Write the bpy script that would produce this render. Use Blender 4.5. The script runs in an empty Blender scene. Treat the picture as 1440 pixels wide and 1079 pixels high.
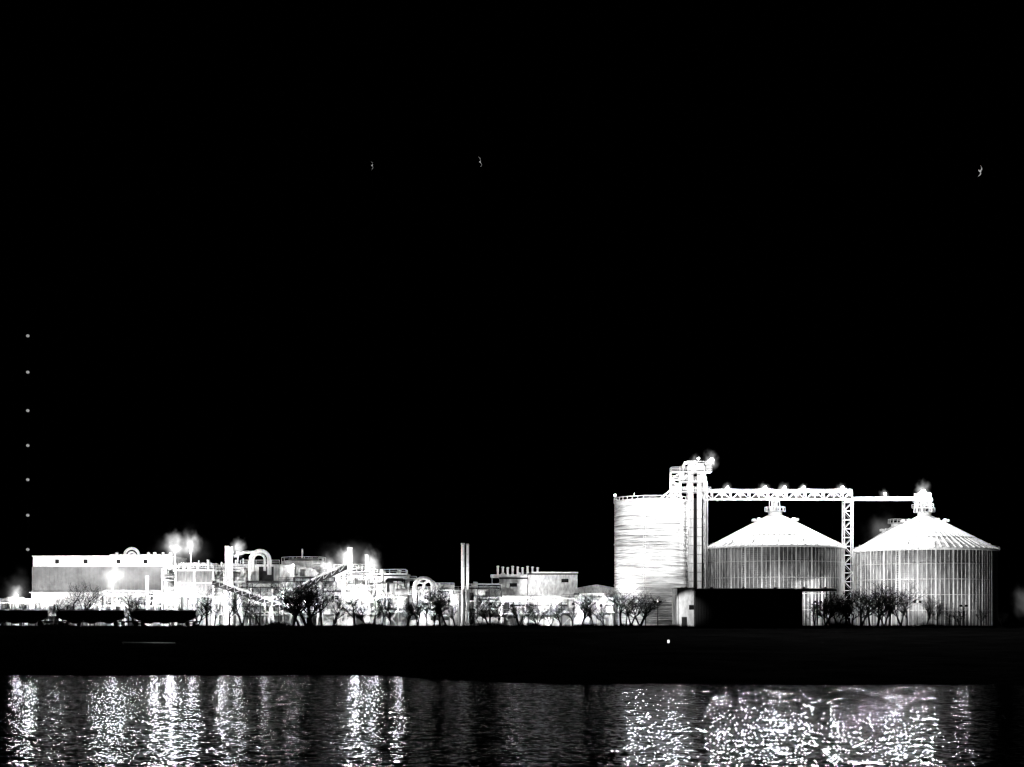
import bpy, math, random
from mathutils import Vector, Matrix
random.seed(7)
R=random.Random(11)
F=2080.0; CX=720.0; HY=870.0; CZ=2.0
def X(px,D): return (px-CX)*D/F
def Z(py,D): return CZ+(HY-py)*D/F
sc=bpy.context.scene
sc.view_settings.view_transform='Standard'; sc.view_settings.look='None'; sc.view_settings.exposure=0
# ---------------- materials
def mat(name,c0,c1,rough=0.6,metal=0.0,scale=(1,1,1),ns=1.0,detail=6,bump=0.0,bscale=4.0,spec=0.5,lo=0.36,hi=0.64):
    m=bpy.data.materials.new(name); m.use_nodes=True; nt=m.node_tree; N=nt.nodes; L=nt.links
    b=N['Principled BSDF']; b.inputs['Roughness'].default_value=rough; b.inputs['Metallic'].default_value=metal; b.inputs['Specular IOR Level'].default_value=spec
    tc=N.new('ShaderNodeTexCoord'); mp=N.new('ShaderNodeMapping'); mp.inputs['Scale'].default_value=scale
    L.new(tc.outputs['Object'],mp.inputs['Vector'])
    n=N.new('ShaderNodeTexNoise'); n.inputs['Scale'].default_value=ns; n.inputs['Detail'].default_value=detail; n.inputs['Roughness'].default_value=0.65
    L.new(mp.outputs[0],n.inputs['Vector'])
    r=N.new('ShaderNodeValToRGB'); r.color_ramp.elements[0].position=lo; r.color_ramp.elements[1].position=hi
    r.color_ramp.elements[0].color=(c0,c0,c0,1); r.color_ramp.elements[1].color=(c1,c1,c1,1)
    L.new(n.outputs['Fac'],r.inputs[0]); L.new(r.outputs[0],b.inputs['Base Color'])
    if bump>0:
        n2=N.new('ShaderNodeTexNoise'); n2.inputs['Scale'].default_value=bscale; n2.inputs['Detail'].default_value=4
        L.new(tc.outputs['Object'],n2.inputs['Vector'])
        bp=N.new('ShaderNodeBump'); bp.inputs['Distance'].default_value=bump; L.new(n2.outputs['Fac'],bp.inputs['Height']); L.new(bp.outputs[0],b.inputs['Normal'])
    return m
WHITE=mat('white_painted_metal',0.5,0.85,0.5,scale=(1,1,0.35),ns=1.2)
GALV=mat('galvanised_steel',0.25,0.62,0.45,scale=(1,1,0.4),ns=1.6)
STIFF=mat('bright_galvanised_stiffener',0.35,0.8,0.4,scale=(0.25,0.25,0.12),ns=1.0)
GREY=mat('grey_sheet_metal',0.10,0.24,0.55,scale=(1.5,1.5,0.3),ns=1.3)
WALLG=mat('grey_wall_cladding',0.10,0.17,0.7,scale=(0.4,0.4,0.4),ns=0.6)
DARK=mat('dark_painted_steel',0.01,0.025,0.7,ns=1.0,spec=0.2)
SILO=mat('silo_corrugated_sheet',0.16,0.85,0.55,scale=(0.09,0.09,2.2),ns=1.1,detail=9,lo=0.38,hi=0.56)
BINW=mat('bin_wall_sheet',0.015,0.22,0.6,scale=(0.5,0.5,0.12),ns=1.0,detail=6)
ROOFM=mat('bin_roof_sheet',0.05,0.33,0.5,scale=(0.5,0.5,0.5),ns=1.2)
CONC=mat('concrete',0.3,0.45,0.85,ns=0.8)
SHEDF=mat('shed_dark_front',0.004,0.03,0.8,ns=5.0,spec=0.2)
BARK=mat('bark',0.008,0.022,0.95,ns=3.0,spec=0.0)
SOIL=mat('river_bank_soil',0.0015,0.006,1.0,scale=(0.25,1,1),ns=0.35,bump=0.3,bscale=0.8,spec=0.0)
BRUSHM=mat('dry_brush',0.006,0.02,1.0,ns=2.0,spec=0.0)
CARM=mat('railcar_paint',0.015,0.04,0.6,ns=1.5,spec=0.3)
GLASS=mat('dark_glass',0.01,0.015,0.15,ns=1.0)
FEATH=mat('self_lit_gull_feathers',0.5,0.8,0.8,ns=8.0)
b=FEATH.node_tree.nodes['Principled BSDF']; b.inputs['Emission Color'].default_value=(1,1,1,1); b.inputs['Emission Strength'].default_value=0.45  # faint emission stands in for plant light falling on the birds
def emis(name,s):
    m=bpy.data.materials.new(name); m.use_nodes=True; N=m.node_tree.nodes; b=N['Principled BSDF']
    b.inputs['Base Color'].default_value=(.8,.8,.8,1); b.inputs['Emission Color'].default_value=(1,1,1,1); b.inputs['Emission Strength'].default_value=s
    return m
LAMP=emis('lamp_glass',20.0); LAMPHI=emis('flood_lamp_glass',120.0); LAMPDIM=emis('beacon_glass',0.3)
# ---------------- mesh builder
class MB:
    def __init__(s): s.v=[]; s.f=[]; s.m=[]; s.mats=[]
    def mi(s,m):
        if m not in s.mats: s.mats.append(m)
        return s.mats.index(m)
    def add(s,vs,fs,m):
        o=len(s.v); s.v+= [tuple(v) for v in vs]; k=s.mi(m)
        for f in fs: s.f.append(tuple(i+o for i in f)); s.m.append(k)
    def box(s,x0,x1,y0,y1,z0,z1,m):
        s.add([(x0,y0,z0),(x1,y0,z0),(x1,y1,z0),(x0,y1,z0),(x0,y0,z1),(x1,y0,z1),(x1,y1,z1),(x0,y1,z1)],
              [(0,3,2,1),(4,5,6,7),(0,1,5,4),(1,2,6,5),(2,3,7,6),(3,0,4,7)],m)
    def tube(s,p0,p1,r0,r1,n,m,cap=True,rot=0.0):
        p0=Vector(p0); p1=Vector(p1); d=p1-p0
        if d.length<1e-6: return
        q=d.to_track_quat('Z','Y'); u=q@Vector((1,0,0)); w=q@Vector((0,1,0)); vs=[]
        for p,r in ((p0,r0),(p1,r1)):
            for i in range(n):
                a=2*math.pi*i/n+rot; vs.append(p+u*(math.cos(a)*r)+w*(math.sin(a)*r))
        fs=[(i,(i+1)%n,n+(i+1)%n,n+i) for i in range(n)]
        if cap: fs+=[tuple(range(n-1,-1,-1)),tuple(range(n,2*n))]
        s.add(vs,fs,m)
    def beam(s,p0,p1,w,m): s.tube(p0,p1,w*0.7071,w*0.7071,4,m,True,math.pi/4)
    def pipe(s,pts,r,m,n=8):
        for a,b2 in zip(pts,pts[1:]): s.tube(a,b2,r,r,n,m)
        for p in pts[1:-1]: s.ball(p,r*1.02,m,8,5)
    def ball(s,c,r,m,n=10,k=6,sz=1.0):
        c=Vector(c); vs=[c+Vector((0,0,r*sz))]
        for j in range(1,k):
            t=math.pi*j/k
            for i in range(n):
                a=2*math.pi*i/n; vs.append(c+Vector((math.sin(t)*math.cos(a)*r,math.sin(t)*math.sin(a)*r,math.cos(t)*r*sz)))
        vs.append(c-Vector((0,0,r*sz))); fs=[]
        for i in range(n): fs.append((0,1+i,1+(i+1)%n))
        for j in range(k-2):
            for i in range(n):
                a=1+j*n+i; b2=1+j*n+(i+1)%n; fs.append((a,a+n,b2+n,b2))
        e=len(vs)-1; o=1+(k-2)*n
        for i in range(n): fs.append((o+i,e,o+(i+1)%n))
        s.add(vs,fs,m)
    def rev(s,cx,cy,prof,n,m):
        vs=[];fs=[]
        for (r,z) in prof:
            for i in range(n):
                a=2*math.pi*i/n; vs.append((cx+r*math.cos(a),cy+r*math.sin(a),z))
        for j in range(len(prof)-1):
            for i in range(n):
                fs.append((j*n+i,j*n+(i+1)%n,(j+1)*n+(i+1)%n,(j+1)*n+i))
        s.add(vs,fs,m)
    def rail(s,p0,p1,m,h=1.1,w=0.09):
        p0=Vector(p0);p1=Vector(p1); n=max(1,int((p1-p0).length/2.0)); up=Vector((0,0,h))
        s.beam(p0+up,p1+up,w,m); s.beam(p0+up*0.5,p1+up*0.5,w*0.8,m)
        for i in range(n+1):
            p=p0.lerp(p1,i/n); s.beam(p,p+up,w,m)
    def ringrail(s,cx,cy,r,z,m,n=24,h=1.1,w=0.1):
        P=[Vector((cx+r*math.cos(2*math.pi*i/n),cy+r*math.sin(2*math.pi*i/n),z)) for i in range(n)]
        for i in range(n):
            a=P[i];b2=P[(i+1)%n]; up=Vector((0,0,h))
            s.beam(a+up,b2+up,w,m); s.beam(a,a+up,w,m)
    def ladder(s,x,y,z0,z1,m,w=0.5):
        s.beam((x-w/2,y,z0),(x-w/2,y,z1),0.1,m); s.beam((x+w/2,y,z0),(x+w/2,y,z1),0.1,m)
        z=z0
        while z<z1: s.beam((x-w/2,y,z),(x+w/2,y,z),0.06,m); z+=0.6
    def obj(s,name,loc=None,smooth=False):
        me=bpy.data.meshes.new(name); me.from_pydata(s.v,[],s.f)
        for m in s.mats: me.materials.append(m)
        me.polygons.foreach_set('material_index',s.m)
        if smooth: me.polygons.foreach_set('use_smooth',[True]*len(s.f))
        me.update(); o=bpy.data.objects.new(name,me); sc.collection.objects.link(o)
        if loc: o.location=loc
        return o
def light(x,y,z,P,parent,r=0.35,target=None,ang=110,name='lamp_light',blend=0.6):
    l=bpy.data.lights.new(name,'SPOT' if target else 'POINT'); l.energy=P; l.shadow_soft_size=r; l.color=(1,1,1)
    o=bpy.data.objects.new(name,l); sc.collection.objects.link(o); o.location=(x,y,z)
    if target:
        l.spot_size=math.radians(ang); l.spot_blend=blend
        o.rotation_euler=(Vector(target)-Vector((x,y,z))).to_track_quat('-Z','Y').to_euler()
    o.parent=parent; return o
# lamp glow put into wispy emissive volumes; no lamp light scatters in them
def glowmat(s):
    m=bpy.data.materials.new('lamp_glow_volume'); m.use_nodes=True; nt=m.node_tree; N=nt.nodes; L=nt.links; N.clear()
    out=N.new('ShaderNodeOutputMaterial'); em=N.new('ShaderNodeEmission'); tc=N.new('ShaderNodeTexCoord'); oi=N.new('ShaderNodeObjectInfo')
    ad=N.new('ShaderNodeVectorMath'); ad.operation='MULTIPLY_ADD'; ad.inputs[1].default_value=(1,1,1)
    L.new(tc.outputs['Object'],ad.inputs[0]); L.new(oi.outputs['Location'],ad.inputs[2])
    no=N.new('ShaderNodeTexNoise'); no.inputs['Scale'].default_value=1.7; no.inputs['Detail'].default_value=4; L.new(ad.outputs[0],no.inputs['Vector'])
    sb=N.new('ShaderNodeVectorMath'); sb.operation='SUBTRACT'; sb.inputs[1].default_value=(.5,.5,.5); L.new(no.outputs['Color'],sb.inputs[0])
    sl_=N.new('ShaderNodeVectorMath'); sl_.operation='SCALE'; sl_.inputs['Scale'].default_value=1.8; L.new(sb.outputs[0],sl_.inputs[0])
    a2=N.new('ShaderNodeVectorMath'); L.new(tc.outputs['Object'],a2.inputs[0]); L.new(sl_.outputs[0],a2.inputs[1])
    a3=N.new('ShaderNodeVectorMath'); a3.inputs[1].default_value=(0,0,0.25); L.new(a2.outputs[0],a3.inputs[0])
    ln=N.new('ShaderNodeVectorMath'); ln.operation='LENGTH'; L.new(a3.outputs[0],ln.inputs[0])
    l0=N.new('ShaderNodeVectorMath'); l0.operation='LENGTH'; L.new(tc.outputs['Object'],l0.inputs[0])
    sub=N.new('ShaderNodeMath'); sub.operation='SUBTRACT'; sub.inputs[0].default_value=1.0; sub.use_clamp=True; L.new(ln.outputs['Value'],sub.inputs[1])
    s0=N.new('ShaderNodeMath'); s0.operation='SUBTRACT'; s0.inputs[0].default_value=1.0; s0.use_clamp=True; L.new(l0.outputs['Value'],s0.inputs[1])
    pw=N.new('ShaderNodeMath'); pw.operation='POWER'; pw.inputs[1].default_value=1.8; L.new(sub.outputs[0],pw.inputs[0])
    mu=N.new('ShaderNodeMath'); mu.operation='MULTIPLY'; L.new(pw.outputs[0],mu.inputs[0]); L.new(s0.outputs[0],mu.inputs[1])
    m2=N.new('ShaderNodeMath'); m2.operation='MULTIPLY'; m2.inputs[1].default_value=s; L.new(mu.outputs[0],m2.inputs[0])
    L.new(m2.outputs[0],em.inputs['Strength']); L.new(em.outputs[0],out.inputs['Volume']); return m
GLOW=glowmat(0.95); GLOW2=glowmat(0.05)
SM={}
for key,sm in (('a',GLOW),('b',GLOW2)):
    q=MB(); q.ball((0,0,0),1.0,sm,20,12); me=bpy.data.meshes.new('lamp_glow_halo'); me.from_pydata(q.v,[],q.f); me.materials.append(sm); SM[key]=me
def glow_halo(px,py,D,rpx,sz=1.3,key='a'):
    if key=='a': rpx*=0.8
    o=bpy.data.objects.new('lamp_glow_halo',SM[key]); sc.collection.objects.link(o)
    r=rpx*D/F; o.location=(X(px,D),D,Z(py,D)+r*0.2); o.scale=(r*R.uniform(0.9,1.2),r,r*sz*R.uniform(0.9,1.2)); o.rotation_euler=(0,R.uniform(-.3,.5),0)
# ---------------- ground & water
def sstep(a,b2,x):
    t=min(1,max(0,(x-a)/(b2-a))); return t*t*(3-2*t)
def wob(x): return 1.6*math.sin(x*0.11)+1.1*math.sin(x*0.043+1)+0.7*math.sin(x*0.31+2)
def shore(x): return 262-38*sstep(-28,8,x)+wob(x)
def gz(x,y):
    s=shore(x)
    if y<=3: return 0.4
    if y<40: return 0.4-11*(y-3)/37
    if y<s: return -10.6+2.6*max(0,(y-s+25)/25) if y>s-25 else -10.6
    if y<360:
        t=(y-s)/(360-s); return -8+7.8*(t**0.8)+0.25*math.sin(x*0.21+y*0.13)*math.sin(y*0.17+x*0.05)*(1-t)
    if y<372: return -0.2+0.2*(y-360)/12
    return 0.0
xs=[-3000,-1500,-800,-400]+[i*3 for i in range(-100,101)]+[400,800,1500,3000]
ys=[-400,-50,3,20,40,120,200]+[205+i*4 for i in range(0,44)]+[385,420,500,800,1500,3500,6000]
vs=[(x,y,gz(x,y)) for y in ys for x in xs]; nx=len(xs)
fs=[(j*nx+i,j*nx+i+1,(j+1)*nx+i+1,(j+1)*nx+i) for j in range(len(ys)-1) for i in range(nx-1)]
g=MB(); g.add(vs,fs,SOIL); g.obj('ground',smooth=True)
W=bpy.data.materials.new('river_water'); W.use_nodes=True; nt=W.node_tree; N=nt.nodes; L=nt.links; bs=N['Principled BSDF']
bs.inputs['Base Color'].default_value=(0.001,0.001,0.001,1); bs.inputs['Roughness'].default_value=0.03; bs.inputs['IOR'].default_value=1.333; bs.inputs['Specular IOR Level'].default_value=0.1
tc=N.new('ShaderNodeTexCoord')
def wn(scale,sx,sy,det,dist,prev,rot=0.12):
    mp=N.new('ShaderNodeMapping'); mp.inputs['Scale'].default_value=(sx,sy,1); mp.inputs['Rotation'].default_value=(0,0,rot); L.new(tc.outputs['Object'],mp.inputs[0])
    n=N.new('ShaderNodeTexNoise'); n.inputs['Scale'].default_value=scale; n.inputs['Detail'].default_value=det; n.inputs['Roughness'].default_value=0.5; L.new(mp.outputs[0],n.inputs['Vector'])
    bp=N.new('ShaderNodeBump'); bp.inputs['Distance'].default_value=dist; bp.inputs['Strength'].default_value=1.0; L.new(n.outputs['Fac'],bp.inputs['Height'])
    if prev: L.new(prev.outputs[0],bp.inputs['Normal'])
    return bp
p=wn(0.7,0.75,0.8,2,0.2,None); L.new(p.outputs[0],bs.inputs['Normal'])
# near-black diffuse mixed in evenly to dim the river reflections
df=N.new('ShaderNodeBsdfDiffuse'); df.inputs['Color'].default_value=(0.002,0.002,0.002,1)
mx=N.new('ShaderNodeMixShader'); mx.inputs[0].default_value=0.25; L.new(df.outputs[0],mx.inputs[1]); L.new(bs.outputs[0],mx.inputs[2]); L.new(mx.outputs[0],N['Material Output'].inputs['Surface'])
w=MB(); w.add([(-3000,15,-8),(3000,15,-8),(3000,300,-8),(-3000,300,-8)],[(0,1,2,3)],W); w.obj('river_water')
# ---------------- grain silo (flat-ish top)
DS=405; s=DS/F
def galv_lamp(mb,x,y,z,m=LAMP,r=0.28): mb.ball((x,y,z),r,m,8,5)
m=MB(); cx=X(917,DS); r=52.5*s; top=Z(708,DS)
prof=[]; z=0
while z<top:
    prof+=[(r,z),(r+0.07,z+0.3),(r,z+0.6)]; z+=0.62
prof.append((r+0.1,top)); m.rev(cx,DS,prof,96,SILO)
z=1.6
while z<top: m.rev(cx,DS,[(r+0.07,z),(r+0.15,z+0.02),(r+0.15,z+0.10),(r+0.07,z+0.12)],96,SILO); z+=1.62
for k in (0.33,0.66): z=top*k; m.rev(cx,DS,[(r+0.1,z),(r+0.35,z+0.03),(r+0.35,z+0.15),(r+0.1,z+0.18)],96,STIFF)
m.rev(cx,DS,[(r+0.3,top),(r+0.35,top+0.25),(r*0.5,top+1.1),(0.5,top+1.9)],64,WHITE)
m.ringrail(cx,DS,r+0.2,top+0.2,WHITE,40,1.1,0.12)
m.beam((cx-r,DS-1,top),(cx-r,DS-1,top+2.1),0.14,WHITE); galv_lamp(m,cx-r,DS-1,top+2.1)
m.ladder(cx-3,DS-r*0.96-0.5,1,top,WHITE)
for dx in (-6,5): m.beam((cx+dx,DS-6,top+0.8),(cx+dx,DS-r-4,top+1.6),0.12,GALV)  # outriggers added for the two extra silo lights
silo=m.obj('grain_silo')
for dx in (-6,5): light(cx+dx,DS-r-5,top+1.2,8000,silo,0.3)  # lights added to brighten the upper silo wall and streak the water
# ---------------- conical bins
def binb(pc,D,rp,ey,ay,ns=104,nr=64):
    s=D/F; m=MB(); cx=X(pc,D); r=rp*s; ze=Z(ey,D); za=Z(ay,D)
    prof=[]; z=0
    while z<ze-0.4: prof+=[(r,z),(r+0.05,z+0.25),(r,z+0.5)]; z+=0.55
    prof.append((r,ze)); m.rev(cx,D,prof,120,BINW)
    for i in range(ns):
        a=2*math.pi*i/ns; p=Vector((cx+(r+0.16)*math.cos(a),D+(r+0.16)*math.sin(a),0)); m.beam(p,p+Vector((0,0,ze-0.15)),0.3 if i%4==0 else 0.16,STIFF if i%2==0 else GALV)
    for k in range(1,5):
        z=ze*k/5.0; m.rev(cx,D,[(r+0.05,z),(r+0.30,z+0.02),(r+0.30,z+0.12),(r+0.05,z+0.14)],96,GALV)
    m.rev(cx,D,[(r+0.1,ze-0.5),(r+0.75,ze-0.3),(r+0.8,ze),(r,ze+0.1)],96,WHITE)
    rn=1.9
    m.rev(cx,D,[(r+0.6,ze+0.02),(rn,za),(0.2,za+0.4)],96,ROOFM)
    for i in range(nr):
        a=2*math.pi*(i+0.5)/nr; c=math.cos(a); d=math.sin(a)
        w=0.34 if i%2==0 else 0.2
        m.beam((cx+(r+0.6)*c,D+(r+0.6)*d,ze+0.12),(cx+rn*c,D+rn*d,za+0.1),w,WHITE)
    for t in (0.33,0.66):
        rr=(r+0.6)*(1-t)+rn*t; zz=ze+(za-ze)*t; m.rev(cx,D,[(rr+0.15,zz-0.05),(rr+0.1,zz+0.25),(rr-0.15,zz+0.2)],72,GALV)
    nv=14
    for i in range(nv):
        a=2*math.pi*(i+0.3)/nv; t=0.80; rr=(r+0.6)*(1-t)+rn*t; zz=ze+(za-ze)*t
        p=Vector((cx+rr*math.cos(a),D+rr*math.sin(a),zz)); q=p+Vector((math.cos(a)*0.3,math.sin(a)*0.3,0.7))
        m.tube(p,q,0.3,0.3,8,WHITE); m.tube(q,q+Vector((math.cos(a)*0.8,math.sin(a)*0.8,0.0)),0.36,0.36,8,WHITE)
    for i in range(16):
        a=2*math.pi*(i+0.7)/16; t=0.12; rr=(r+0.6)*(1-t)+rn*t; zz=ze+(za-ze)*t
        p=Vector((cx+rr*math.cos(a),D+rr*math.sin(a),zz)); m.tube(p,p+Vector((0,0,0.6)),0.2,0.2,6,GALV)
    m.tube((cx,D,za),(cx,D,za+1.2),rn,rn,16,WHITE); m.tube((cx,D,za+1.2),(cx,D,za+1.35),rn+1.0,rn+1.0,16,GALV)
    m.ringrail(cx,D,rn+0.9,za+1.35,WHITE,14)
    m.ringrail(cx,D,r+0.75,ze+0.05,GALV,48,0.8,0.07)
    a=-2.2; m.ladder(cx+(r+0.6)*math.cos(a),D+(r+0.6)*math.sin(a),0,ze+1,WHITE,0.7)
    return m,cx,r,ze,za
m2,c2,r2,ze2,za2=binb(1090,DS,94,771,726)
bin2=m2.obj('grain_bin')
m3,c3,r3,ze3,za3=binb(1300,DS,97,775,727)
bin3=m3.obj('grain_bin')
m4,c4,r4,ze4,za4=binb(1262,452,58,776,742)
bin4=m4.obj('grain_bin')
# ---------------- bucket elevator tower
DT=399; s=DT/F
m=MB(); x0=X(968,DT); x1=X(990,DT); zt=Z(664,DT); w=x1-x0
for xa,xb in ((x0+0.2,x0+1.3),(x0+2.4,x0+3.5)):
    m.box(xa,xb,DT-0.5,DT+0.5,0,zt,WHITE)
    z=2.4
    while z<zt: m.box(xa-0.08,xb+0.08,DT-0.58,DT+0.58,z,z+0.14,GREY); z+=2.4
for px_ in (x0-0.1,x1+0.1):
    for py_ in (DT-1.8,DT+2.0): m.beam((px_,py_,0),(px_,py_,zt),0.26,GALV)
m.box(x0,x1,DT+1.7,DT+1.8,0,Z(700,DT),DARK)
z=0;k=0
while z+3<zt:
    for yy in (DT+2.0,) if z<Z(700,DT) else (DT-1.8,DT+2.0):
        m.beam((x0-0.1,yy,z+3),(x1+0.1,yy,z+3),0.18,WHITE)
    for xx in (x0-0.1,x1+0.1):
        m.beam((xx,DT-1.8,z+3),(xx,DT+2,z+3),0.16,GALV); m.beam((xx,DT-1.8,z if k%2 else z+3),(xx,DT+2,z+3 if k%2 else z),0.13,GALV)
    z+=3;k+=1
for i,dx in enumerate((4.9,5.5)): m.tube((x0+dx-0.4,DT+0.4,0),(x0+dx-0.4,DT+0.4,Z(690,DT)),0.22,0.22,8,GREY)
xa=X(943,DT); xb=X(957,DT); zb=Z(706,DT); zc=Z(664,DT)
for xx in (xa,xb):
    for yy in (DT-1,DT+1.6): m.beam((xx,yy,zb),(xx,yy,zc),0.22,WHITE)
z=zb;k=0
while z<zc-0.2:
    z2=min(z+2.0,zc)
    for yy in (DT-1,DT+1.6): m.beam((xa,yy,z2),(xb,yy,z2),0.18,WHITE); m.beam((xa if k%2 else xb,yy,z),(xb if k%2 else xa,yy,z2),0.16,WHITE)
    m.rail((xa,DT-1.1,z2),(xb,DT-1.1,z2),WHITE,0.9); z+=2.0;k+=1
m.beam((X(930,DT),DT,Z(702,DT)),(X(943,DT),DT,Z(688,DT)),0.3,WHITE); m.beam((X(925,DT),DT+1,Z(703,DT)),(X(966,DT),DT+1,Z(672,DT)),0.35,GALV)
m.beam((X(966,DT),DT,Z(668,DT)),(X(935,DT),DT+3,Z(704,DT)),0.5,WHITE)
for py_,pa,pb in ((664,943,1000),(678,955,992),(692,945,998)):
    z=Z(py_,DT); m.box(X(pa,DT),X(pb,DT),DT-2.4,DT+2.4,z-0.12,z,GALV)
    m.rail((X(pa,DT),DT-2.4,z),(X(pb,DT),DT-2.4,z),WHITE); m.rail((X(pa,DT),DT+2.4,z),(X(pb,DT),DT+2.4,z),WHITE)
    for q in (pa,pb): m.rail((X(q,DT),DT-2.4,z),(X(q,DT),DT+2.4,z),WHITE)
for xc in (X(972,DT),X(985,DT)):
    zz=Z(657,DT); m.tube((xc,DT-0.7,zz),(xc,DT+0.7,zz),1.0,1.0,16,GALV); m.box(xc-0.9,xc+0.9,DT-0.6,DT+0.6,zz-1.4,zz,GREY)
m.box(X(992,DT),X(1000,DT),DT-1.0,DT+1.0,Z(661,DT),Z(652,DT),GREY)
m.tube((X(994,DT),DT-1,Z(650,DT)),(X(1003,DT),DT-1,Z(646,DT)),0.45,0.45,10,WHITE)
m.pipe([(X(960,DT),DT-1,Z(676,DT)),(X(960,DT),DT-1,Z(655,DT)),(X(966,DT),DT-1,Z(650,DT)),(X(978,DT),DT-1,Z(650,DT))],0.3,WHITE)
m.pipe([(X(985,DT),DT-1.2,Z(665,DT)),(X(992,DT),DT-1.2,Z(680,DT)),(X(992,DT),DT-1.2,Z(700,DT))],0.4,WHITE)
m.rail((X(966,DT),DT-1.5,Z(655,DT)),(X(1003,DT),DT-1.5,Z(655,DT)),WHITE,1.0)
for a,b2 in ((963,652),(981,646),(999,647)): galv_lamp(m,X(a,DT),DT-1.8,Z(b2,DT),LAMP,0.35)
tower=m.obj('bucket_elevator_tower')
# ---------------- conveyor bridge
DB=402
m=MB(); xa=X(988,DB); xb=X(1197,DB); zt=Z(692,DB); zb=Z(703,DB); yf=DB-1.3; yb=DB+1.3
def truss(m,xa,xb,yf,yb,zb,zt,bay,w=0.2):
    n=max(1,round((xb-xa)/bay))
    for y in (yf,yb):
        m.beam((xa,y,zt),(xb,y,zt),w*1.1,WHITE); m.beam((xa,y,zb),(xb,y,zb),w*1.2,WHITE)
        for i in range(n+1):
            x=xa+(xb-xa)*i/n; m.beam((x,y,zb),(x,y,zt),w*0.8,WHITE)
            if i<n:
                x2=xa+(xb-xa)*(i+1)/n; m.beam((x,y,zb if i%2 else zt),(x2,y,zt if i%2 else zb),w*0.7,GALV)
    for i in range(n+1):
        x=xa+(xb-xa)*i/n; m.beam((x,yf,zb),(x,yb,zb),w*0.8,GALV); m.beam((x,yf,zt),(x,yb,zt),w*0.6,GALV)
truss(m,xa,xb,yf,yb,zb,zt,2.6)
m.box(xa,xb,DB-0.4,DB+0.4,zb+0.3,zb+1.0,DARK); m.box(xa,xb,DB-1.2,DB-0.5,zb+0.1,zb+0.16,GREY)
xc=X(1285,DB); zt2=Z(700,DB)
truss(m,xb,xc,DB-0.9,DB+0.9,zb-0.1,zt2,1.9,0.17)
m.box(xb,xc,DB-0.4,DB+0.4,zb+0.05,zb+0.6,GREY)
for pc,zt_,zz in ((1090,za2,zb),(1300,za3,Z(706,DB))):
    x=X(pc,DB)
    for dx in (-1,1):
        for dy in (-0.9,2.9): m.beam((x+dx*1.1,DB+dy,zt_+1.3),(x+dx*1.0,DB+dy,zz),0.2,WHITE)
    m.tube((x,DB+1,zt_+1),(x,DB+1,zz+0.5),0.5,0.5,10,GALV); m.box(x-1.0,x+1.0,DB-0.6,DB+0.6,zz-0.6,zz+0.5,GALV)
x=X(1298,DB)
for k,py_ in enumerate((714,706,699)):
    z=Z(py_,DB); hw=2.6-0.35*k; m.box(x-hw,x+hw-0.2,DB-1.6,DB+1.6,z-0.1,z,GALV); m.rail((x-hw,DB-1.6,z),(x+hw-.2,DB-1.6,z),WHITE,0.9,0.08); m.rail((x-hw,DB+1.6,z),(x+hw-.2,DB+1.6,z),WHITE,0.9,0.08)
for dx in (-2.1,1.9):
    m.beam((x+dx,DB-1.5,za3+1),(x+dx*0.8,DB-1.5,Z(698,DB)),0.2,WHITE); m.beam((x+dx,DB+1.5,za3+1),(x+dx*0.8,DB+1.5,Z(698,DB)),0.2,WHITE)
m.box(x-1.2,x+1.0,DB-1,DB+1,Z(706,DB),Z(699,DB),GREY); m.tube((x,DB-1.1,Z(698,DB)),(x,DB+1.1,Z(698,DB)),1.1,1.1,16,WHITE)
m.ball((x,DB,Z(694,DB)),0.9,WHITE,12,8)
m.rail((xa,yf,zt),(xb,yf,zt),GALV,0.6,0.06)
lampx=[]
for pl,py_ in ((1022,688),(1075,688),(1102,688),(1129,688),(1183,688),(1243,697),(1297,693)):
    xx=X(pl,DB); z=Z(py_,DB); m.beam((xx,yf,z-0.8),(xx,yf,z+0.4),0.12,WHITE); galv_lamp(m,xx,yf-0.3,z+0.3,LAMPHI,0.33); lampx.append((xx,yf-1.6,z+1.2))
xs0=X(1186,DB); xs1=X(1198,DB)
for xx in (xs0,xs1):
    for yy in (DB-1.2,DB+1.2): m.beam((xx,yy,0),(xx,yy,zb),0.22,WHITE)
z=0;k=0
while z<zb-1:
    z2=min(zb,z+2.4)
    for yy in (DB-1.2,DB+1.2):
        m.beam((xs0,yy,z2),(xs1,yy,z2),0.14,WHITE)
    m.beam((xs0 if k%2 else xs1,DB-1.2,z),(xs1 if k%2 else xs0,DB-1.2,z2),0.15,WHITE)
    m.beam((xs0 if k%2 else xs1,DB+1.2,z),(xs1 if k%2 else xs0,DB+1.2,z2),0.12,GREY)
    for xx in (xs0,xs1): m.beam((xx,DB-1.2 if k%2 else DB+1.2,z),(xx,DB+1.2 if k%2 else DB-1.2,z2),0.11,GREY)
    z=z2;k+=1
# housings added for invented spots that put streaks on the river
RF=[(1008,0),(1050,0),(1090,0),(1130,0),(1170,0),(1215,1),(1258,1),(1297,1)]
for pl,t in RF:
    xx=X(pl,DB); zz=zb-0.2; yy=(DB-0.9 if t else yf)-0.25
    m.box(xx-0.3,xx+0.3,yy-0.1,yy+0.15,zz-0.2,zz+0.25,GREY)
bridge=m.obj('conveyor_bridge')
for i,(a,b2,c) in enumerate(lampx): light(a,b2,c,(18000,22000,22000,22000,20000,18000,22000)[i],bridge,0.4)
for pl,t in RF:
    xx=X(pl,DB); zz=zb; yy=(DB-0.9 if t else yf)-0.7
    light(xx,yy,zz,75000,bridge,0.4,target=(xx,yy-60,zz-13),ang=44,blend=0.5)  # spot added only to draw bright streaks on the river
for dx in (-5,1,6): light(cx+dx,DS-r-1.0,top+0.6,42000,silo,0.4,target=(cx+dx,DS-r-60,top-13),ang=44,blend=0.5)  # added silo-top spots, aimed at the river for its reflection
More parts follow.
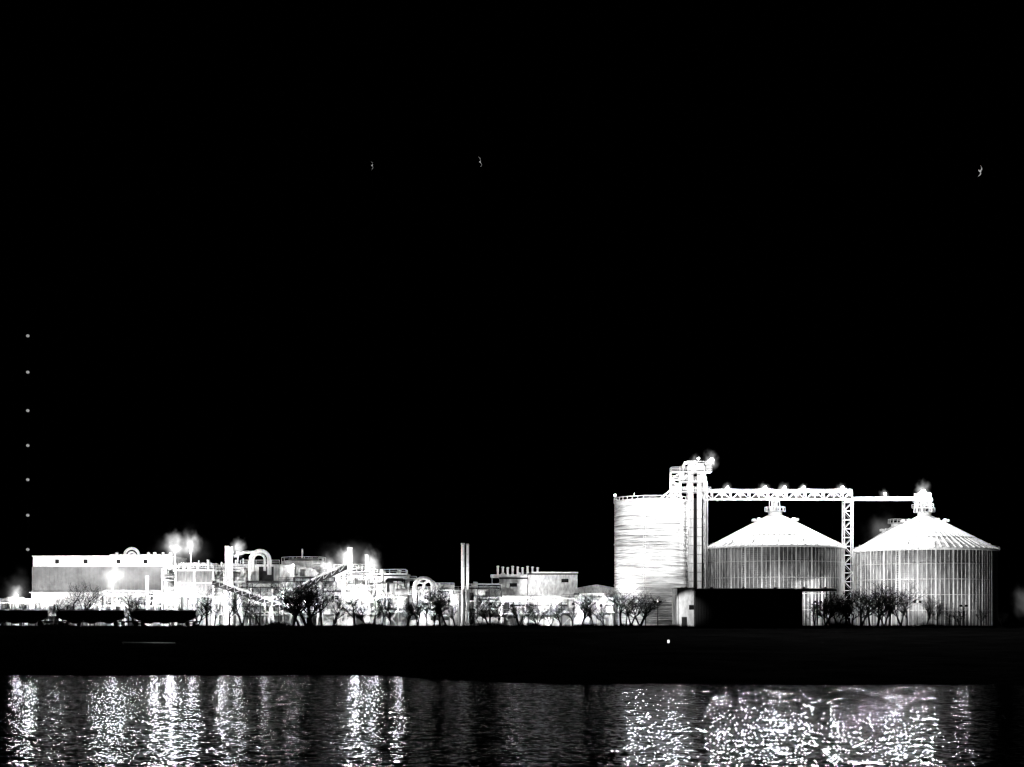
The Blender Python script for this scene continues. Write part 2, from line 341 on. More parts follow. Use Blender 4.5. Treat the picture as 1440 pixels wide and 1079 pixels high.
light(c3+5,DS-r3*0.9,ze3+1.0,24000,bin3,0.4,target=(c3+5,DS-r3-60,ze3-8),ang=40,blend=0.5)  # added spot on the bin, likewise for a streak in the water
light(X(1085,DB),DB-14,ze2+14,14000,bridge,0.3)
light(X(1250,DB),DB-12,ze3+11,13000,bridge,0.3)
light(X(980,DT),DT-6,Z(650,DT),2000,tower); light(X(950,DT),DT-5,Z(684,DT),1800,tower); light(X(1000,DT),DT-5,Z(672,DT),1200,tower)
# ---------------- receiving shed
DH=366; m=MB(); xa=X(978,DH); xb=X(1128,DH); zt=Z(828,DH); yb=DH+15
m.box(xa,xb,DH,yb,0,zt-0.5,SHEDF)
xr=X(1176,DH)
m.box(xa-0.4,xr,DH-0.5,yb+0.5,zt-0.5,zt,DARK)
m.box(xa-0.42,xr+0.02,DH-0.52,DH-0.44,zt-0.28,zt+0.06,WHITE)
n=40
for i in range(n+1):
    x=xa+(xb-xa)*i/n; m.box(x-0.05,x+0.05,DH-0.07,DH+0.01,0.1,zt-0.52,SHEDF)
m.box(xb-4,xb-0.4,DH-0.09,DH-0.03,0,5.2,DARK) 
for k in range(4): 
    x=xr-0.4 ; m.beam((x,DH+k*4.9,0),(x,DH+k*4.9,zt-0.5),0.3,GALV)
x0=X(950,DH+6); m.box(x0,xa-0.02,DH+3,yb-1,0,zt+0.1,WHITE); m.box(x0-0.2,xa+0.1,DH+2.8,yb-0.8,zt+0.1,zt+0.35,GALV)
m.box(x0+1.2,x0+2.5,DH+2.93,DH+3.0,0,2.4,DARK); m.box(x0+3,x0+4.2,DH+2.93,DH+3.0,4.2,5.4,GLASS)
m.box(x0+0.2,x0+0.4,DH+2.9,DH+3,0,zt,GREY)
shed=m.obj('grain_receiving_shed')
light(x0-3,DH-5,6,5000,shed,0.2,target=(x0+3,DH+3,4),ang=60)
for pl in (1000,1045,1090,1130,1160):
    xx=X(pl,DH+15.0); mm=MB()
    mm.box(xx-0.3,xx+0.3,yb-0.4,yb,zt+0.3,zt+0.7,DARK); mm.beam((xx,yb-0.3,zt),(xx,yb-0.3,zt+0.5),0.1,GALV)
    o=mm.obj('flood_light'); light(xx,yb-0.2,zt+0.9,2200 if pl<1130 else 1100,o,0.2,target=(xx,yb+8,zt+7),ang=150)
# ---------------- flood poles
def pole(px,D,h,P,target=None,ang=120,blend=0.8):
    x=X(px,D); mm=MB()
    mm.tube((x,D,0),(x,D,h),0.14,0.09,8,DARK)
    mm.beam((x-0.8,D,h),(x+0.8,D,h),0.1,DARK)
    for dx in (-0.7,0.7):
        mm.box(x+dx-0.35,x+dx+0.35,D-0.15,D+0.1,h,h+0.5,DARK); mm.box(x+dx-0.3,x+dx+0.3,D+0.101,D+0.13,h+0.05,h+0.45,LAMP)
    o=mm.obj('flood_light')
    light(x,D+0.6,h+0.3,P,o,0.3,target,ang,blend=blend); return o
pole(872,376,5,48000,(X(900,DS),DS-8,24),75,1.0)
pole(925,376,6,22000,(X(925,DS),DS-8,26),70,1.0)
pole(1150,376,6,14000,(X(1150,DS),DS-15,9),110)
pole(1222,377,6,26000,(X(1240,DS),DS-15,13),110)
pole(1290,376,6,12000,(X(1300,DS),DS-15,13),100)
pole(1355,376,5,4000,(X(1355,DS),DS-15,10),90)
# ---------------- process structure helper
def rack(m,pa,pb,pt,D,dep,nl,seed,z0=0,dens=1.0):
    r=random.Random(seed); xa=X(pa,D); xb=X(pb,D); zt=Z(pt,D); n=max(1,round((xb-xa)/3.2))
    mats=[WHITE,GALV,GREY,DARK]
    for y in (D,D+dep):
        for i in range(n+1):
            x=xa+(xb-xa)*i/n; m.beam((x,y,z0),(x,y,zt),0.22,r.choice([WHITE,GALV,DARK]))
        for k in range(1,nl+1):
            z=z0+(zt-z0)*k/nl; m.beam((xa,y,z),(xb,y,z),0.24,r.choice([WHITE,GALV,DARK]))
            for i in range(n):
                if r.random()<0.35:
                    x=xa+(xb-xa)*i/n; x2=xa+(xb-xa)*(i+1)/n; zl=z0+(zt-z0)*(k-1)/nl
                    m.beam((x,y,zl),(x2,y,z),0.13,GALV)
                    if r.random()<0.5: m.beam((x2,y,zl),(x,y,z),0.13,GALV)
    for k in range(1,nl+1):
        z=z0+(zt-z0)*k/nl; m.box(xa,xb,D+0.1,D+dep-0.1,z-0.05,z+0.03,DARK)
        if r.random()<0.8: m.rail((xa,D,z),(xb,D,z),r.choice(mats))
        for j in range(int(3*dens)):
            y=D+r.uniform(0.2,dep-0.2); rr=r.choice([0.12,0.16,0.22,0.3]); a=r.uniform(xa,xa+(xb-xa)*0.4); b2=r.uniform(xa+(xb-xa)*0.6,xb); zz=z+0.4+rr+r.uniform(0,0.8)
            m.pipe([(a,y,max(0.3,zz-r.uniform(1,4))),(a,y,zz),(b2,y,zz),(b2,y,zz+r.uniform(-2.5,0.6))],rr,r.choice(mats))
    for j in range(int(dens*(xb-xa)/3)):
        x=r.uniform(xa+1,xb-1); y=D+r.uniform(0.5,dep-0.5); rr=r.uniform(0.5,1.2); lv=r.randint(0,nl-1); zl=z0+(zt-z0)*lv/nl; h=r.uniform(1.5,(zt-z0)/nl+0.8)
        if r.random()<0.55:
            mm_=r.choice(mats); m.tube((x,y,zl),(x,y,zl+h),rr,rr,12,mm_); m.ball((x,y,zl+h),rr,mm_,12,6,0.5)
        elif r.random()<0.4: m.tube((x-h,y,zl+rr+0.4),(x+h,y,zl+rr+0.4),rr,rr,12,r.choice(mats))
        else: m.box(x-rr,x+rr,y-0.6,y+0.6,zl+0.04,zl+h*0.7,r.choice(mats))
def winwall(m,xa,xb,y,z0,z1,mt,step=1.1,rib=0.05,rm=None):
    x=xa+step/2
    while x<xb-0.1: m.box(x-0.05,x+0.05,y-rib,y+0.005,z0,z1,rm or mt); x+=step
# ---------------- long warehouse
D=404; m=MB(); xa=X(44,D); xb=X(237,D); zl=Z(834,D); D2=405
zu=Z(797,D2); zt=Z(783,D2)
m.box(xa,xb,D,D+24,0,zl,WHITE); winwall(m,xa,xb,D,0,zl,GREY,2.4,0.08)
m.box(X(45,D2),X(240,D2),D2,D2+18,zl,zu,WALLG); winwall(m,X(45,D2),X(240,D2),D2,zl,zu,WALLG,1.1,0.07)
m.box(xa-0.4,xb+0.4,D-0.5,D2,zl,zl+0.22,WHITE)
m.box(X(47,D2),X(241,D2),D2-0.35,D2+18.3,zu,zt,WHITE)
m.box(X(46,D2),X(242,D2),D2-0.6,D2+18.5,zt,zt+0.25,WHITE)
for pw_ in (81,121,167,205): x=X(pw_,D2); m.box(x-0.55,x+0.55,D2-0.44,D2-0.36,zt-1.9,zt-0.8,GLASS)
for pw_ in range(60,235,13): x=X(pw_,D); m.box(x-0.9,x+0.9,D-0.12,D-0.03,R.choice([0,2,4]),R.choice([4.6,5.4,6.2]),DARK if R.random()<0.5 else GREY)
def arch(m,xc,y,z,r,rr,mt,leg=0):
    P=[(xc+r*math.cos(math.pi*i/10),y,z+r*math.sin(math.pi*i/10)) for i in range(11)]
    if leg: P=[(xc+r,y,z-leg)]+P+[(xc-r,y,z-leg)]
    m.pipe(P,rr,mt,10)
arch(m,X(180,D2),D2+4,zt+0.5,X(190,D2)-X(180,D2),0.4,WHITE,0.5); arch(m,X(180,D2),D2+4,zt+0.4,1.0,0.3,WHITE,0.4)
for q in (160,205,214,226,236): x=X(q,D2); m.tube((x,D2+3,zt),(x,D2+3,zt+1.0),0.4,0.4,10,WHITE); m.ball((x,D2+3,zt+1.1),0.5,WHITE,10,6,0.6)
m.pipe([(X(150,D2),D2+3,zt+0.6),(X(240,D2),D2+3,zt+0.6)],0.2,WHITE)
wh=m.obj('processing_warehouse')
for q,pw_ in ((60,2500),(100,5000),(150,6000),(205,6000)): light(X(q,D2),D2-12,zt+2,pw_,wh)
# ---------------- louvred hopper building
D=398; m=MB(); xa=X(247,D); xb=X(300,D); zt=Z(803,D); zb=Z(838,D)
m.box(xa,xb,D,D+10,zb,zt,GREY)
z=zb+0.3
while z<zt-0.2: m.box(xa+0.3,xb-0.3,D-0.12,D-0.02,z,z+0.14,GREY); z+=0.42
for x in (xa,xb,(xa+xb)/2): m.box(x-0.2,x+0.2,D-0.2,D-0.01,0,zt,WHITE)
m.box(xa-0.3,xb+0.3,D-0.3,D+10.2,zt,zt+0.35,WHITE); m.box(xa-0.2,xb+0.2,D-0.25,D-0.01,zb-0.3,zb,WHITE); m.box(xa,xb,D-0.16,D-0.02,(zb+zt)/2,(zb+zt)/2+0.2,WHITE)
m.rail((xa,D,zt+0.3),(xb,D,zt+0.3),WHITE)
m.box(xa,xb,D+8,D+10,0,zb,WHITE)
for q in (255,262,275,290): x=X(q,D); m.tube((x,D+3,zt),(x,D+3,zt+R.uniform(1.5,4.0)),0.35,0.35,10,GALV)
m.obj('louvred_process_building')
# ---------------- stacks
def stack(px,top,D,rpx,nm='exhaust_stack',z0=0):
    s=D/F; mm=MB(); x=X(px,D); zt=Z(top,D); r=rpx*s
    mm.tube((x,D,z0),(x,D,zt),r,r*0.94,16,WHITE); mm.tube((x,D,zt-0.4),(x,D,zt),r*1.15,r*1.15,16,GALV)
    z=z0+3
    while z<zt-1: mm.tube((x,D,z),(x,D,z+0.12),r*1.08,r*1.08,16,GALV); z+=3.2
    mm.tube((x,D,z0),(x,D,z0+0.8),r*1.6,r*1.3,16,CONC)
    return mm.obj(nm)
stack(319,768,396,2.6); stack(325,769,397,2.4); stack(651,764,392,2.3); o=stack(657.5,765,392,2.0)
light(X(654,384),384,8,9000,o,0.3,target=(X(654,392),392,17),ang=80)
stack(492,770,402,3.4); stack(516,780,404,2.6); stack(233,784,400,2.6); stack(351,790,398,2.0);stack(425,772,415,1.2);stack(538,802,400,1.8);stack(207,810,398,2.0)
# ---------------- loop duct house
D=404; m=MB(); xa=X(338,D); xb=X(393,D); zt=Z(795,D)
m.box(xa,xb,D,D+14,0,zt,WHITE); winwall(m,xa,xb,D,0,zt,GALV,1.3,0.05)
m.box(X(364,D),X(385,D),D-0.12,D-0.02,Z(820,D),Z(797,D),DARK); m.box(xa-0.2,xb+0.2,D-0.2,D+14.2,zt,zt+0.3,GALV)
m.rail((xa,D,zt+0.3),(xb,D,zt+0.3),WHITE)
s=D/F; arch(m,X(367,D),D-1.5,Z(788,D),13*s,0.55,WHITE,4); arch(m,X(367,D),D-3.0,Z(788,D),8*s,0.35,GALV,3)
m.pipe([(X(330,D),D-1,Z(783,D)),(X(345,D),D-1,Z(777,D)),(X(360,D),D-1,Z(777,D))],0.4,WHITE)
m.obj('boiler_house')
# ---------------- storage tank
def tank(px,rpx,top,D,mt=WHITE,nm='storage_tank',rail=True,dome=0.12):
    s=D/F; mm=MB(); x=X(px,D); r=rpx*s; zt=Z(top,D); prof=[]; z=0
    while z<zt-0.5: prof+=[(r,z),(r,z+1.5),(r+0.06,z+1.5),(r+0.06,z+1.6)]; z+=1.6
    prof+=[(r,zt),(r*0.6,zt+r*dome*0.8),(0.1,zt+r*dome)]
    mm.rev(x,D,prof,40,mt)
    if rail: mm.ringrail(x,D,r,zt+0.05,WHITE,max(12,int(r*3)),1.1,0.1)
    mm.ladder(x+r*0.4,D-r-0.2,0,zt+1,GALV)
    mm.tube((x-r*0.5,D,zt),(x-r*0.5,D,zt+1.2),0.25,0.25,8,WHITE)
    return mm.obj(nm)
tank(427,31,790,415,GALV); tank(404,10,802,400,GALV); tank(625,14,826,402); tank(597,9,832,396,GALV); tank(675,12,836,400,GALV); tank(640,8,836,394,GREY)
tank(590,14,838,404); tank(820,10,846,395); tank(838,8,850,394,GREY); tank(20,10,846,404)
# ---------------- plant buildings
def hall(pa,pb,top,D,dep,mt,nm,gable=0,seed=0,vents=3,step=1.6,rib=None):
    r=random.Random(seed); mm=MB(); xa=X(pa,D); xb=X(pb,D); zt=Z(top,D)
    mm.box(xa,xb,D,D+dep,0,zt,mt); winwall(mm,xa,xb,D,0.3,zt-0.1,rib or mt,step,0.09)
    if gable:
        xm=(xa+xb)/2; h=gable*D/F
        mm.add([(xa-0.3,D-0.3,zt),(xb+0.3,D-0.3,zt),(xm,D-0.3,zt+h),(xa-0.3,D+dep+0.3,zt),(xb+0.3,D+dep+0.3,zt),(xm,D+dep+0.3,zt+h)],[(0,1,2),(5,4,3),(0,2,5,3),(1,4,5,2),(0,3,4,1)],mt)
    else:
        mm.box(xa-0.25,xb+0.25,D-0.25,D+dep+0.25,zt,zt+0.3,WHITE)
        mm.box(xa,xb,D-0.12,D-0.1,zt-0.5,zt-0.05,DARK)
        if vents>3: mm.rail((xa,D-0.1,zt+0.3),(xb,D-0.1,zt+0.3),WHITE)
    for i in range(vents):
        x=r.uniform(xa+1,xb-1); h=r.uniform(0.5,1.4); y=D+r.uniform(0.5,dep*0.6)
        if r.random()<0.5: mm.tube((x,y,zt),(x,y,zt+h),0.3,0.3,8,WHITE); mm.ball((x,y,zt+h),0.45,WHITE,8,5,0.5)
        else: mm.box(x-0.6,x+0.6,y-0.5,y+0.5,zt+0.1,zt+0.2+h,WHITE)
    n=max(1,int((xb-xa)/5))
    for i in range(n):
        x=xa+(xb-xa)*(i+0.5)/n; w=r.choice([0.6,1.4]); mm.box(x-w,x+w,D-0.14,D-0.1,0,r.choice([2.3,3.6]),r.choice([DARK,GREY]))
        if zt>7 and r.random()<0.8: mm.box(x-1,x+1,D-0.14,D-0.1,zt-2.6,zt-1.6,GLASS)
    return mm.obj(nm)
hall(470,527,801,406,14,WHITE,'distillation_building',0,3,6); hall(525,571,808,404,14,WHITE,'distillation_building',0,4,5)
hall(742,812,806,408,26,GALV,'plant_office_building',0,5,0,1.2); hall(702,742,812,404,16,GALV,'plant_office_building',0,6,2)
hall(812,866,827,412,20,GALV,'maintenance_shed',5,7,1); hall(655,702,826,410,12,WHITE,'maintenance_shed',0,8,3)
hall(570,655,832,414,12,WHITE,'maintenance_shed',0,9,4); hall(455,520,830,398,6,WHITE,'maintenance_shed',0,19,4)
hall(-60,44,846,410,14,GALV,'maintenance_shed',5,10,2); hall(300,345,825,408,14,WHITE,'maintenance_shed',0,12,4)
hall(700,862,850,398,6,WHITE,'loading_dock_building',0,13,5); hall(392,470,832,402,6,WHITE,'loading_dock_building',0,14,4)
mm=MB()
for i in range(9):
    q=700+i*7; z0=Z(806,416)+0.2; h=(Z(799+(i%3),416)-z0)+0.4
    mm.tube((X(q,416),416,z0-1.5),(X(q,416),416,z0+h),0.3,0.3,8,WHITE); mm.ball((X(q,416),416,z0+h),0.45,WHITE,8,5,0.6)
mm.box(X(690,416),X(745,416),415.5,417,Z(810,416)-0.6,Z(808,416),WHITE)
for q in (692,715,743): mm.beam((X(q,416.2),416.2,0),(X(q,416.2),416.2,Z(809,416)),0.3,GALV)
vh=mm.obj('roof_vent_header'); light(X(722,412),410,Z(790,412),900,vh)
for i,(pa,pb,pt,D,dep,nl) in enumerate([(228,248,800,399,5,5),(300,345,803,399,5,5),(335,398,826,397,4,4),(392,470,818,396,5,4),(470,530,812,397,4,4),(528,574,820,397,4,3),(574,650,836,396,3,3),(655,705,828,396,4,3),(705,790,846,393,3,2),(790,865,842,396,3,2),(60,140,850,398,3,2),(140,228,838,398,3,3),(0,50,848,400,3,2),(455,500,799,408,5,6)]):
    mm=MB(); rack(mm,pa,pb,pt,D,dep,nl,100+i,0,1.3); mm.obj('pipe_rack')
mm=MB(); r=random.Random(77)
for i in range(95):
    q=r.uniform(245,575); top_=795 if q<460 else 803 if q<525 else 810
    D=r.uniform(403,409); x=X(q,D); z0=Z(top_+r.uniform(2,14),D); h=r.uniform(0.8,2.6)
    k=r.random()
    if k<0.35: mm.tube((x,D,z0-3),(x,D,z0+h),0.2,0.2,8,r.choice([WHITE,GALV]))
    elif k<0.6: mm.box(x-r.uniform(.6,1.8),x+r.uniform(.6,1.8),D-0.8,D+0.8,z0-2.5,z0+h*0.5,r.choice([WHITE,GALV,GREY]))
    elif k<0.8: mm.rail((x-2.5,D,z0),(x+2.5,D,z0),WHITE,1.0,0.1); mm.box(x-2.5,x+2.5,D-0.1,D+1.2,z0-0.3,z0-0.05,GREY); mm.beam((x-2,D+.5,0),(x-2,D+.5,z0-.3),0.2,GREY); mm.beam((x+2,D+.5,0),(x+2,D+.5,z0-.3),0.2,GREY)
    else: mm.pipe([(x,D,z0-3),(x,D,z0+h*.4),(x+r.uniform(2,6),D,z0+h*.4),(x+r.uniform(2,6),D+1,z0-3)],0.2,WHITE)
mm.obj('rooftop_process_equipment')
mm=MB(); s=396/F
for k,(xc,r_,rr) in enumerate(((596,13,0.55),(604,9,0.35),(590,7,0.35))): arch(mm,X(xc,394),394+k*0.9,Z(826,394),r_*s,rr,(GALV,WHITE,WHITE)[k],7)
mm.box(X(578,394),X(616,394),393,397.5,0,1.5,CONC); mm.obj('exhaust_duct')
def incl(p0,p1,D,nm='inclined_conveyor'):
    mm=MB(); a=Vector((X(p0[0],D),D,Z(p0[1],D))); b2=Vector((X(p1[0],D),D,Z(p1[1],D))); up=Vector((0,0,1.5)); n=max(2,round((b2-a).length/2.2))
    for dy in (0,1.8):
        o=Vector((0,dy,0)); mm.beam(a+o,b2+o,0.25,DARK); mm.beam(a+o+up,b2+o+up,0.22,WHITE)
        for i in range(n): 
            q=a.lerp(b2,i/n)+o; q2=a.lerp(b2,(i+1)/n)+o; mm.beam(q,q2+up,0.14,GALV); mm.beam(q,q+up,0.14,GALV)
    c=Vector((0,0.9,0.6)); mm.beam(a+c,b2+c,0.9,DARK)
    for t in (0.3,0.65,0.95):
        q=a.lerp(b2,t); 
        for dy in (0,1.8): mm.beam((q.x-0.8,q.y+dy,0),(q.x,q.y+dy,q.z),0.22,GALV); mm.beam((q.x+0.8,q.y+dy,0),(q.x,q.y+dy,q.z),0.22,GALV)
    return mm.obj(nm)
incl((298,822),(425,868),392); incl((378,850),(488,800),394)
# ---------------- plant lamps
Lm=[(24,838,398,9000),(42,846,396,18000),(140,852,392,18000),(158,816,395,18000),(172,850,392,18000),
(218,846,392,22000),(240,838,393,30000),(246,775,399,14000),(268,776,399,14000),(272,845,392,16000),
(312,842,392,20000),(334,778,396,8000),(335,846,391,12000),(398,834,390,26000),(412,795,398,2500),(430,846,391,8000),
(465,802,400,6000),(485,792,400,14000),(500,828,391,28000),(520,794,400,10000),(530,842,391,18000),(560,846,391,12000),
(372,850,391,6000),(600,850,390,9000),(632,846,390,9000),(690,850,390,8000),(720,852,389,8000),(766,857,388,13000),(806,850,389,8000),(845,852,389,9000),(860,838,393,8000)]
for px_,py_,D,P in Lm:
    x=X(px_,D); z=Z(py_,D); mm=MB(); mm.beam((x,D+0.3,0),(x,D+0.3,z),0.16,GALV); mm.box(x-0.4,x+0.4,D-0.1,D+0.5,z+0.3,z+0.45,DARK)
    shielded=px_>=600
    if shielded: mm.box(x-0.4,x+0.4,D-0.12,D-0.1,z-0.3,z+0.45,DARK)
    mm.ball((x,D+(0.12 if shielded else 0),z),0.2 if shielded else 0.26,LAMPHI if (P>9500 and not shielded) else LAMP,10,6)
    o=mm.obj('area_light_pole')
    if shielded: light(x,D+0.4,z-0.05,P*0.6,o,0.3,target=(x,D+8,z-1),ang=165,blend=0.4)
    else: light(x,D-0.35,z-0.1,P*0.5,o,0.5)
o=pole(742,396,14,9000,(X(775,408),408,8),100)
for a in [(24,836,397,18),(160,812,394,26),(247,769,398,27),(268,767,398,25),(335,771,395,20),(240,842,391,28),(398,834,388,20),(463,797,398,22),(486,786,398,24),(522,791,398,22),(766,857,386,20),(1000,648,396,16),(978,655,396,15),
    (1022,688,399,11),(1075,688,399,12),(1102,688,399,11),(1129,688,399,11),(1183,688,399,11),(1243,697,399,11),(1297,691,398,17),(500,830,389,20),(180,847,390,24),(310,842,389,22),(560,845,389,18),(60,850,392,20),(430,846,389,18),(130,850,390,18)]: glow_halo(*a)
glow_halo(1242,752,430,34,1.3,'b'); glow_halo(1440,848,398,24,1.3,'b'); glow_halo(24,832,398,28,1.3,'b'); glow_halo(255,780,398,44,0.9,'b'); glow_halo(490,796,398,46,0.8,'b'); glow_halo(160,822,394,38,1.1,'b')
# ---------------- railcars
def railcar(px0,px1,D,parent=None):
    mm=MB(); x0=X(px0,D); x1=X(px1,D); y0=D; y1=D+3.0; zt=4.15
    zb=1.5; e=1.6
    mm.add([(x0+e,y0,zb),(x1-e,y0,zb),(x1-e,y1,zb),(x0+e,y1,zb),(x0,y0,2.6),(x1,y0,2.6),(x1,y1,2.6),(x0,y1,2.6),(x0+0.2,y0,zt-0.3),(x1-0.2,y0,zt-0.3),(x1-0.2,y1,zt-0.3),(x0+0.2,y1,zt-0.3),(x0+0.4,y0+0.6,zt),(x1-0.4,y0+0.6,zt),(x1-0.4,y1-0.6,zt),(x0+0.4,y1-0.6,zt)],
      [(0,3,2,1),(0,1,5,4),(1,2,6,5),(2,3,7,6),(3,0,4,7),(4,5,9,8),(5,6,10,9),(6,7,11,10),(7,4,8,11),(8,9,13,12),(9,10,14,13),(10,11,15,14),(11,8,12,15),(12,13,14,15)],CARM)
    n=12
    for i in range(n+1): x=x0+0.4+(x1-x0-0.8)*i/n; mm.box(x-0.06,x+0.06,y0-0.1,y0-0.005,2.0,zt-0.3,CARM)
    for i in range(3):
        c=x0+(x1-x0)*(i+1)/4; mm.add([(c-1.8,y0+0.3,zb),(c+1.8,y0+0.3,zb),(c+1.8,y1-0.3,zb),(c-1.8,y1-0.3,zb),(c-0.5,y0+1,0.7),(c+0.5,y0+1,0.7),(c+0.5,y1-1,0.7),(c-0.5,y1-1,0.7)],[(0,1,5,4),(1,2,6,5),(2,3,7,6),(3,0,4,7),(4,5,6,7)],CARM)
        mm.tube((c,y0+1.5,zt),(c,y0+1.5,zt+0.15),0.4,0.4,10,CARM)
    mm.box(x0-0.9,x1+0.9,y0+1.3,y0+1.7,1.0,1.4,CARM)
    mm.rail((x0+0.4,y0+0.8,zt),(x1-0.4,y0+0.8,zt),CARM,0.25,0.05)
    for c in (x0+1.6,x1-1.6):
        mm.box(c-1.3,c+1.3,y0+0.5,y1-0.5,0.45,0.85,DARK)
        for dx in (-0.9,0.9):
            for yy in (y0+0.6,y1-0.75): mm.tube((c+dx,yy,0.62),(c+dx,yy+0.14,0.62),0.46,0.46,16,DARK)
    mm.ladder(x0+0.35,y0-0.15,1.3,zt,CARM); mm.ladder(x1-0.35,y0-0.15,1.3,zt,CARM)
    return mm.obj('railroad_hopper_car')
DR=370
railcar(-30,68,DR); railcar(79,175,DR); railcar(185,276,DR)
mm=MB(); 
for yy in (DR+0.75,DR+2.2): mm.box(-260,260,yy,yy+0.07,0.02,0.17,DARK)
x=-140
while x<0: mm.box(x,x+0.25,DR+0.2,DR+2.8,-0.05,0.04,DARK); x+=0.9
mm.obj('railway_track')
# ---------------- radio mast
D=1200; mm=MB(); x=X(40,D); zt=Z(470,D)
for k in range(3):
    a=2*math.pi*k/3; mm.beam((x+1.1*math.cos(a),D+1.1*math.sin(a),0),(x+1.1*math.cos(a),D+1.1*math.sin(a),zt),0.18,DARK)
z=0;k=0
while z<zt-3:
    for j in range(3):
        a=2*math.pi*j/3; b2=2*math.pi*(j+1)/3; mm.beam((x+1.1*math.cos(a),D+1.1*math.sin(a),z),(x+1.1*math.cos(b2),D+1.1*math.sin(b2),z+3),0.1,DARK)
    z+=3
for a in (0.5,2.6,4.7):
    for h in (0.35,0.65,0.97): mm.beam((x,D,zt*h),(x+90*math.cos(a),D+90*math.sin(a),0),0.06,DARK)
for py_ in (473,524,578,627,675,725,773): mm.ball((x,D-1.6,Z(py_,D)),1.4,LAMPDIM,10,6,0.85); mm.beam((x,D-1.3,Z(py_,D)),(x,D,Z(py_,D)),0.2,DARK)
mm.obj('radio_mast')
# ---------------- gulls
def gull(px,py,D,L_,rot):
    mm=MB()
    secs=[(-0.28,0.012,0.0),(-0.2,0.035,0),(-0.08,0.065,0),(0.05,0.06,0),(0.14,0.04,0.01),(0.2,0.042,0.02),(0.25,0.02,0.015),(0.31,0.006,0.0)]
    for (ya,ra,za),(yb_,rb,zb_) in zip(secs,secs[1:]): mm.tube((0,ya,za),(0,yb_,zb_),ra,rb,10,FEATH,False)
    mm.add([(0,-0.2,0.0),(-0.08,-0.36,0),(0,-0.38,0.0),(0.08,-0.36,0)],[(0,1,2,3),(3,2,1,0)],FEATH)
    for sg in (-1,1):
        pts=[(0.03,0.10,-0.09,0.03),(0.2,0.16,-0.05,0.12),(0.36,0.13,-0.06,0.11),(0.5,0.03,-0.07,0.03),(0.62,-0.08,-0.09,-0.06)]
        vs=[]
        for xx,yl,yt,zz in pts: vs+=[(sg*xx,yl,zz),(sg*xx,yt,zz),(sg*xx,yl*0.5+yt*0.5,zz+0.012)]
        fs=[]
        for i in range(4):
            o=i*3; fs+=[(o,o+3,o+5,o+2),(o+2,o+5,o+4,o+1),(o,o+1,o+4,o+3)]
        mm.add(vs,fs,FEATH)
    o=mm.obj('gull',(X(px,D),D,Z(py,D))); o.rotation_euler=rot; o.scale=(L_,)*3
gull(523,233,130,0.6,(0.3,1.5,0.3)); gull(675,228,130,0.75,(0.35,1.35,0.35)); gull(1378,241,130,0.8,(0.35,1.8,-0.35))
# ---------------- bank details
def bankY(px,py):
    y=250
    while y<372:
        x=X(px,y)
        if y>shore(x) and CZ-(py-HY)*y/F<=gz(x,y): return x,y,gz(x,y)
        y+=0.5
    return X(px,355),355,0
x,y,z=bankY(940,911); mm=MB(); mm.tube((x,y,z),(x,y,z+0.9),0.1,0.08,8,DARK); mm.box(x-0.18,x+0.18,y-0.1,y+0.1,z+0.9,z+1.5,emis('marker_glass',1.5)); mm.box(x-0.25,x+0.25,y-0.2,y+0.2,z+1.5,z+1.6,DARK); mm.obj('marker_light')
xa_,ya_,za_=bankY(172,906); xb_,yb_,zb_=bankY(243,907.5)
mm=MB(); mm.tube((xa_,ya_,za_+0.35),(xb_,ya_,za_+0.25),0.10,0.10,10,WHITE)
for i in range(6): q=xa_+(xb_-xa_)*i/5; mm.box(q-0.15,q+0.15,ya_-0.2,ya_+0.2,za_-0.3,za_+0.1,DARK)
pp=mm.obj('outfall_pipe'); light(xa_+(xb_-xa_)*0.7,ya_-2.5,za_+3,100,pp,0.1)  # light added without a fixture so the pipe shows
# ---------------- trees
def mktree(seed,H=10.0):
    r=random.Random(seed); mm=MB()
    def br(p,d,l,rad,lev):
        n=4 if lev<3 else 2; q=p; r0=rad
        for i in range(n):
            j=0.15 if lev else 0.08
            d2=(d+Vector((r.uniform(-j,j),r.uniform(-j,j),r.uniform(-.02,.12)))).normalized()
            q2=q+d2*(l/n)*r.uniform(0.8,1.2); r2=max(0.045,rad*(1-0.5*(i+1)/n))
            mm.tube(q,q2,r0,r2,6 if lev<2 else 3,BARK,False); r0=r2
            nb=0
            if lev<5 and (i>0 or lev>0) and r.random()<(0.97 if lev<3 else 0.8 if lev<4 else 0.5): nb=2 if (lev in (0,1) and r.random()<0.5) else 1
            for _ in range(nb):
                az=r.uniform(0,6.283); ax=Vector((math.cos(az),math.sin(az),r.uniform(-.25,.5)))
                nd=(d2*0.8+ax*r.uniform(0.5,0.95)).normalized(); br(q2,nd,l*r.uniform(0.5,0.76),max(0.045,r2*0.68),lev+1)
            q=q2; d=d2
    ns=r.choice([1,2,2,3])
    for k in range(ns):
        az=r.uniform(0,6.283); t=r.uniform(0.05,0.2) if ns==1 else r.uniform(0.25,0.6)
        br(Vector((r.uniform(-.3,.3),r.uniform(-.3,.3),-0.2)),Vector((math.cos(az)*t,math.sin(az)*t,1)).normalized(),H*r.uniform(0.75,0.95),0.42,0)
    mz=max(v[2] for v in mm.v); k=H/mz; mm.v=[(a*k,b2*k,c*k) for a,b2,c in mm.v]
    me=bpy.data.meshes.new('bare_tree'); me.from_pydata(mm.v,[],mm.f); me.materials.append(BARK); me.update(); return me
TR=[mktree(50+i,10.0) for i in range(9)]
